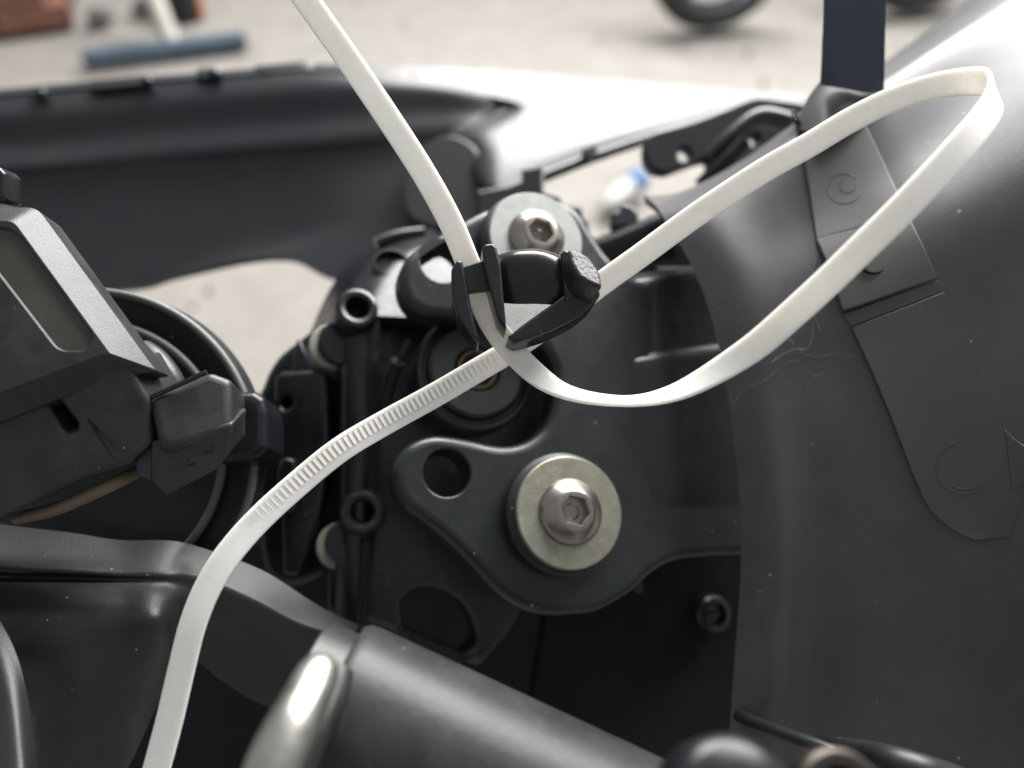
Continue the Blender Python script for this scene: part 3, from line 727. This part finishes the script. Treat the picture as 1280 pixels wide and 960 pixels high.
pxtube('seam', [(108, 520, 145.6), (126, 548, 145.3), (144, 574, 145)], 0.00025, M['void'], lob, n=6)
fT = Frame(10, 230, 150, (0, 0, -1))
plate('upper_tab', fT, R_(fT.poly([(-40, 205), (-2, 208), (5, 216), (4, 252), (-40, 252)]), .2), M['clip'], t, thick=0.006, bevel=0.0008)
# end cap with clip
t2 = thing('connector_cap', 'boxy black clip cap closing the end of the relay box', 'cap', W(235, 620, 150))
fC = Frame(238, 520, 147, (0.16, -0.22, -0.96))
caps_ = plate('cap_shell', fC, R_(fC.poly([(184, 499), (262, 464), (289, 474), (291, 538), (200, 568)]), .22), M['box'], t2, thick=0.016, bevel=0.0017, res=4)
fD = Frame(238, 575, 148, (0.1, 0.22, -0.97))
capa = plate('cap_apron', fD, R_(fD.poly([(188, 552), (291, 528), (284, 570), (270, 588), (206, 621), (188, 602)]), .14), M['box'], t2, thick=0.012, bevel=0.0007)
pxtube('cap_seam', [(184, 499, 147.5), (210, 487, 147.2), (236, 475, 147), (258, 465, 147)], 0.0005, M['clip'], caps_, n=8)
pxtube('moulded_mark', [(234, 574, 147.9), (236, 582, 148.3), (245, 579, 148.3)], 0.0003, M['clip'], capa, n=6)
pxtube('moulded_mark', [(255, 567, 147.9), (267, 562, 148), (265, 554, 147.6)], 0.0003, M['clip'], capa, n=6)
fJ = Frame(180, 590, 149, (0, -0.1, -1))
plate('latch_step', fJ, R_(fJ.poly([(166, 566), (190, 556), (192, 566), (190, 602), (170, 596)]), .2), M['box'], t2, thick=0.006, bevel=0.0006)
fV = Frame(312, 520, 168, (0.1, -0.2, -1))
plate('connector_stub', fV, R_(fV.poly([(270, 488), (318, 488), (330, 496), (335, 515), (335, 560), (320, 572), (270, 580)]), .2), M['gloss'], t2, thick=0.02, bevel=0.0022, res=5)
# tilted cream arc under the box
t3 = pxtube('cable_end', [(20, 648, 156), (70, 636, 153), (118, 616, 152), (150, 601, 153), (180, 585, 158)], 0.0013, M['tan'], None, n=12)
tag(t3, 'tan cable curving out from under the relay box', 'cable')
# round cover with two rims
fr = Frame(108, 570, 178, (0.02, -0.05, -1))
t = thing('round_cover', 'round black cover with two thin raised rims behind the relay box', 'cover', fr.o)
k = 178 / 960
def lip(name, r0):
    prof_ = [(r0 * k - 1.0 + 1.0 * math.sin(q), -0.9 + 1.0 * math.cos(q)) for q in [math.pi * (0.62 - i / 10 * 1.24) for i in range(11)]]
    lathe(name, fr, prof_, M['rim'], cdisc, 144, 50, cap_in=False)
cdisc = lathe('cover_disc', fr, [(212 * k, -8), (212 * k, -1.4), (204 * k, -1.4), (190 * k, -2.6), (174 * k, -3), (172 * k, -1.4), (165 * k, -1.4), (162 * k, -2.6), (150 * k, -3.2), (100 * k, -3.4)], M['rubber'], t, 128, 35)
lip('outer_rim', 213); lip('inner_rim', 173)
pxtube('cover_pipe', [(180, 440, 172), (196, 452, 170), (212, 474, 169), (222, 500, 170)], 0.0028, M['box'], t, n=16)

# ================================================================== lower left cover and tube
t = thing('lower_cover', 'matt black plastic cover with a ridged top at the lower left', 'cover', W(150, 900, 150))
rowsL = [
 [(-40, 650, 174), (30, 659, 173), (90, 666, 172.5), (150, 675, 172), (215, 676, 172), (262, 688, 175), (330, 714, 180), (400, 758, 183), (450, 782, 186)],
 [(-40, 685, 166.5), (30, 690, 166.5), (90, 694, 166.5), (150, 698, 167), (210, 697, 168), (250, 712, 171), (316, 741, 175), (380, 775, 179), (440, 794, 183)],
 [(-40, 709, 161.5), (30, 712, 161.5), (90, 714, 162), (150, 717, 163), (205, 717, 164.5), (248, 722, 169.6), (313, 750, 173.8), (378, 782, 178), (439, 799, 182.4)],
 [(-40, 722, 162), (30, 723, 162), (90, 724, 162.5), (150, 726, 163), (202, 729, 164), (246, 736, 169.2), (308, 764, 173.4), (370, 794, 177.6), (434, 808, 182)],
 [(-40, 737, 158), (30, 738, 158), (90, 740, 158.5), (150, 743, 159.5), (200, 749, 160), (243, 756, 168.6), (298, 784, 173), (355, 812, 177.2), (424, 826, 181.6)],
 [(-40, 775, 151), (30, 775, 151.5), (90, 774, 153), (150, 774, 155), (200, 778, 157), (240, 786, 168.6), (288, 812, 173), (342, 842, 177.4), (414, 858, 182)],
 [(-40, 850, 147), (30, 848, 149), (90, 842, 151), (150, 832, 155), (200, 818, 160), (238, 812, 169.4), (280, 838, 174), (330, 868, 178), (406, 888, 183)],
 [(-40, 1010, 148), (30, 1010, 150), (90, 1010, 152), (150, 975, 156), (198, 880, 164), (236, 826, 170), (276, 850, 174), (326, 880, 178), (402, 902, 185)],
]
sheet('cover_skin', rowsL, M['cover'], t, 2.5, 6, 6)
sheet('cover_fin', [[(-40, 735, 144), (-10, 762, 142), (18, 812, 138), (36, 880, 134), (54, 1010, 128)], [(-50, 770, 139.5), (-24, 800, 137.5), (2, 850, 133.5), (18, 910, 129.5), (36, 1010, 123.5)],
      [(-70, 830, 137), (-50, 860, 135), (-28, 900, 131.5), (-10, 950, 127.5), (8, 1010, 122)]], M['cover'], t, 8, 6, 6)
t = thing('frame_tube', 'thick grey painted frame tube with chipped edge at the bottom', 'tube', W(600, 960, 128))
A_ = W(408, 884, 126); B_ = W(900, 1112, 126)
dv = (B_ - A_).normalized()
L0 = [0, 0.001, 0.0025, 0.02, 0.04, 0.06, 0.08]
tube('tube_body', [A_ + dv * s for s in L0], [0.0138, 0.0145, 0.0147, 0.0147, 0.0147, 0.0147, 0.0147], M['tube'], t, 64)
tube('tube_collar', [A_ - dv * 0.006, A_ - dv * 0.0055, A_ - dv * 0.0002, A_ + dv * 0.0003], [0.0110, 0.0122, 0.0124, 0.0115], M['cover'], t, 64)
t = thing('zinc_lug', 'bright zinc lug standing against the end of the grey tube', 'lug', W(340, 960, 105))
pts = cr([(404, 832, 112), (396, 846, 109), (380, 880, 105), (362, 915, 102), (345, 955, 100), (330, 1010, 98)], k=5)
pw = [W(*p) for p in pts]
tube('lug_body', pw, [0.0013, 0.0020, 0.0025, 0.0028, 0.0030] + [0.0031 + 0.00005 * i for i in range(len(pw) - 5)], M['chrome'], t, 28)
pxtube('lug_edge', [(424, 842, 116), (410, 880, 111), (392, 920, 107), (376, 960, 105), (362, 1010, 103)], 0.0022, M['tube'], t, n=20)
# bottom right bits
fr = Frame(922, 1014, 88, (0.16, -0.5, -0.85))
t = thing('black_knob', 'glossy black knob with a bright highlight at the bottom edge', 'knob', fr.o)
lathe('knob_body', fr, [(8.4, -6), (8.4, -0.8), (7.9, 0.6), (6.6, 1.4), (4.4, 1.9), (1.4, 2.0)], M['gloss'], t, 48, 40)
fr = Frame(1052, 1000, 96, (0.1, -0.4, -0.9))
t = thing('bronze_collar', 'dull bronze ring right of the black knob', 'ring', fr.o)
lathe('collar_ring', fr, [(6.0, -4), (6.0, 0), (5.4, 0.6), (4.0, 0.5), (3.7, -1), (3.7, -4)], M['bronze'], t, 44, 40)
tag(pxtube('cable_sheath', [(925, 895, 177), (945, 905, 168), (985, 920, 158), (1040, 940, 150), (1110, 975, 146), (1160, 1010, 143)], 0.0016, M['rubber'], None, n=12), 'thin dark cable running along the bottom of the panel', 'cable')
tag(pxtube('grey_hose', [(1030, 935, 165), (1090, 946, 136), (1150, 962, 128), (1215, 985, 136), (1260, 1020, 134)], 0.0026, M['rubber'], None, n=14), 'dark hose at the bottom right below the panel', 'hose')

# ================================================================== tie clip
t = thing('tie_clip', 'black plastic tie clip gripping the white cable tie', 'clip', W(650, 425, 152))
sheet('saddle', [[(614, 322, 158), (640, 313, 157), (668, 311, 157), (692, 316, 157), (714, 327, 158)],
                 [(614, 326, 152.5), (641, 317, 151.2), (669, 315, 151), (692, 320, 151.2), (714, 331, 152.5)],
                 [(616, 350, 151.6), (642, 347, 150.2), (670, 346, 150), (692, 349, 150.2), (714, 356, 151.6)],
                 [(620, 378, 152.5), (645, 380, 151.2), (670, 380, 151), (692, 381, 151.2), (714, 382, 152.5)]], M['clip'], t, 2.2, 6, 6)
fK = Frame(650, 360, 149, (0.08, -0.18, -0.98))
plate('left_wall', fK, R_(fK.poly([(602, 312), (606, 307), (617, 306), (620, 311), (626, 332), (629, 370), (633, 414), (622, 398), (612, 362), (605, 335)]), .2), M['clip'], t, z=0.001, thick=0.008, bevel=0.0005)
plate('hook_arm', fK, R_(fK.poly([(564, 336), (571, 324), (578, 324), (583, 345), (588, 378), (596, 410), (600, 428), (586, 416), (572, 396), (565, 370)]), .2), M['clip'], t, z=-0.0005, thick=0.009, bevel=0.0006)
plate('cross_bar', fK, R_(fK.poly([(577, 331), (604, 322), (616, 360), (584, 363)]), .12), M['clip'], t, z=-0.0012, thick=0.0018, bevel=0.0004)
fG = Frame(728, 336, 147, (0.30, -0.48, -0.83))
plate('right_block', fG, R_(fG.poly([(709, 314), (718, 313), (736, 323), (749, 342), (752, 362), (736, 356), (722, 348), (713, 332)]), .3), M['clip_grain'], t, z=0.0006, thick=0.006, bevel=0.0007)
plate('block_step', fK, R_(fK.poly([(700, 318), (706, 312), (713, 316), (720, 350), (716, 372), (706, 378)]), .3), M['clip'], t, z=0.0006, thick=0.006, bevel=0.0006)
plate('wedge_arm', fK, R_(fK.poly([(724, 350), (748, 358), (751, 368), (742, 382), (722, 398), (690, 414), (660, 424), (645, 428), (634, 421), (658, 402), (688, 381), (708, 366)]), .3), M['clip'], t, z=0.0, thick=0.009, bevel=0.0006)

# ================================================================== cable tie
tie = [
 (356, -40, 146, .82, -.56, .1), (383, 0, 147, .82, -.56, .1), (436, 75, 149, .82, -.56, .1), (487, 150, 150, .84, -.53, .1), (530, 217, 152, .86, -.5, .1), (562, 275, 153.5, .9, -.42, .05), (582, 322, 155, .94, -.33, 0), (593, 350, 155.5, .95, -.3, 0),
 (602, 378, 155, .93, -.36, 0), (617, 408, 154.5, .85, -.5, .1), (639, 437, 154, .73, -.65, .2), (668, 466, 153, .55, -.7, .45), (700, 487, 151, .25, -.5, .82), (740, 498, 148, .06, -.34, .93), (790, 501, 144, 0, -.24, .97), (838, 492, 139, -.12, -.36, .92),
 (884, 471, 134, -.3, -.54, .78), (942, 434, 128.5, -.55, -.7, .45), (990, 393, 125, -.66, -.74, .1), (1037, 350, 122, -.7, -.71, 0), (1080, 308, 120, -.7, -.71, 0), (1122, 267, 119, -.7, -.71, 0), (1165, 222, 119, -.68, -.73, 0), (1207, 176, 120.5, -.62, -.78, 0), (1234, 142, 124.5, -.5, -.86, 0),
 (1244, 119, 130, -.38, -.92, 0), (1234, 104, 136, -.3, -.95, 0), (1207, 102, 141, -.25, -.96, 0), (1160, 110, 145, -.27, -.95, .1), (1110, 127, 148, -.32, -.92, .2), (1060, 152, 150.5, -.4, -.9, .15), (1010, 182, 152.5, -.45, -.88, .1), (960, 210, 154, -.5, -.86, 0), (910, 242, 155.5, -.52, -.85, 0), (860, 276, 157, -.55, -.83, 0),
 (800, 320, 158.5, -.55, -.83, 0), (750, 356, 159.5, -.55, -.83, .1), (700, 395, 160, -.52, -.83, .1), (640, 437, 159.5, -.52, -.85, 0), (600, 461, 158, -.5, -.86, 0), (540, 496, 155, -.5, -.86, 0), (480, 529, 151, -.52, -.85, -.05), (425, 562, 147, -.56, -.82, -.1),
 (372, 605, 144, -.62, -.77, -.08), (322, 651, 141, -.7, -.7, -.05), (284, 695, 138.5, -.8, -.6, 0), (258, 738, 137, -.9, -.42, .05), (240, 784, 136, -.95, -.28, .1), (226, 840, 135.5, -.96, -.24, .1), (212, 900, 135, -.96, -.25, .1), (196, 960, 134.5, -.95, -.28, .1), (182, 1010, 134, -.95, -.28, .1)]
tie = [(p[0], p[1], 160 - (160 - p[2]) * 0.82, p[3], p[4], p[5]) for p in tie]
tp = cr(tie, k=8)
tw = [W(p[0], p[1], p[2]) for p in tp]
tang, wid, nor = [], [], []
for i in range(len(tw)):
    T = (tw[min(i + 1, len(tw) - 1)] - tw[max(i - 1, 0)]).normalized()
    w_ = CV(*tp[i][3:]); w_ = (w_ - T * w_.dot(T)).normalized()
    tang.append(T); wid.append(w_); nor.append(T.cross(w_))
HW, HT = 0.00250, 0.00044
prof = [(-1, -.6), (-.96, -1), (-.5, -1), (0, -1), (.5, -1), (.96, -1), (1, -.6), (1, .6), (.96, 1), (.5, 1), (0, 1), (-.5, 1), (-.96, 1), (-1, .6)]
vs, fs = [], []
for i, p in enumerate(tw):
    for a, b in prof: vs.append(p + wid[i] * (a * HW) + nor[i] * (b * HT))
n = len(prof)
for i in range(len(tw) - 1):
    for k in range(n): fs.append((i * n + k, i * n + (k + 1) % n, (i + 1) * n + (k + 1) % n, (i + 1) * n + k))
fs.append(tuple(range(n))); fs.append(tuple((len(tw) - 1) * n + k for k in range(n)))
t = thing('cable_tie', 'long milky white nylon cable tie looped through the black clip', 'cable tie', W(190, 960, 125))
band = obj('strap', vs, fs, M['nylon'], t, 38)
# locking teeth along the visible run
acc = 0.0; nxt = 0.0; tv, tf = [], []
i0 = next(i for i, p in enumerate(tp) if i > 300 and p[0] < 622)
for i in range(i0, len(tw) - 1):
    if tp[i][0] < 322: break
    seg = (tw[i + 1] - tw[i]).length
    while nxt < acc + seg:
        s = (nxt - acc) / seg
        p = tw[i].lerp(tw[i + 1], s); T, w_, N_ = tang[i], wid[i], nor[i]
        if N_.dot(CAM - p) < 0: N_ = -N_
        fade = min(1.0, max(0.15, (tp[i][0] - 318) / 90), max(0.3, (640 - tp[i][0]) / 110))
        b = len(tv)
        for q in (-0.30, 0.66):
            c = p + w_ * (q * HW) + N_ * (HT * 0.96)
            tv += [c - T * 0.00050, c + T * 0.00026 + N_ * (0.00014 * fade), c + T * 0.00042]
        tf += [(b, b + 1, b + 4, b + 3), (b + 1, b + 2, b + 5, b + 4), (b, b + 2, b + 1), (b + 3, b + 4, b + 5), (b, b + 3, b + 5, b + 2)]
        nxt += 0.00115
    acc += seg
o = obj('tooth_rack', tv, tf, M['nylon_tooth'], band, 10)
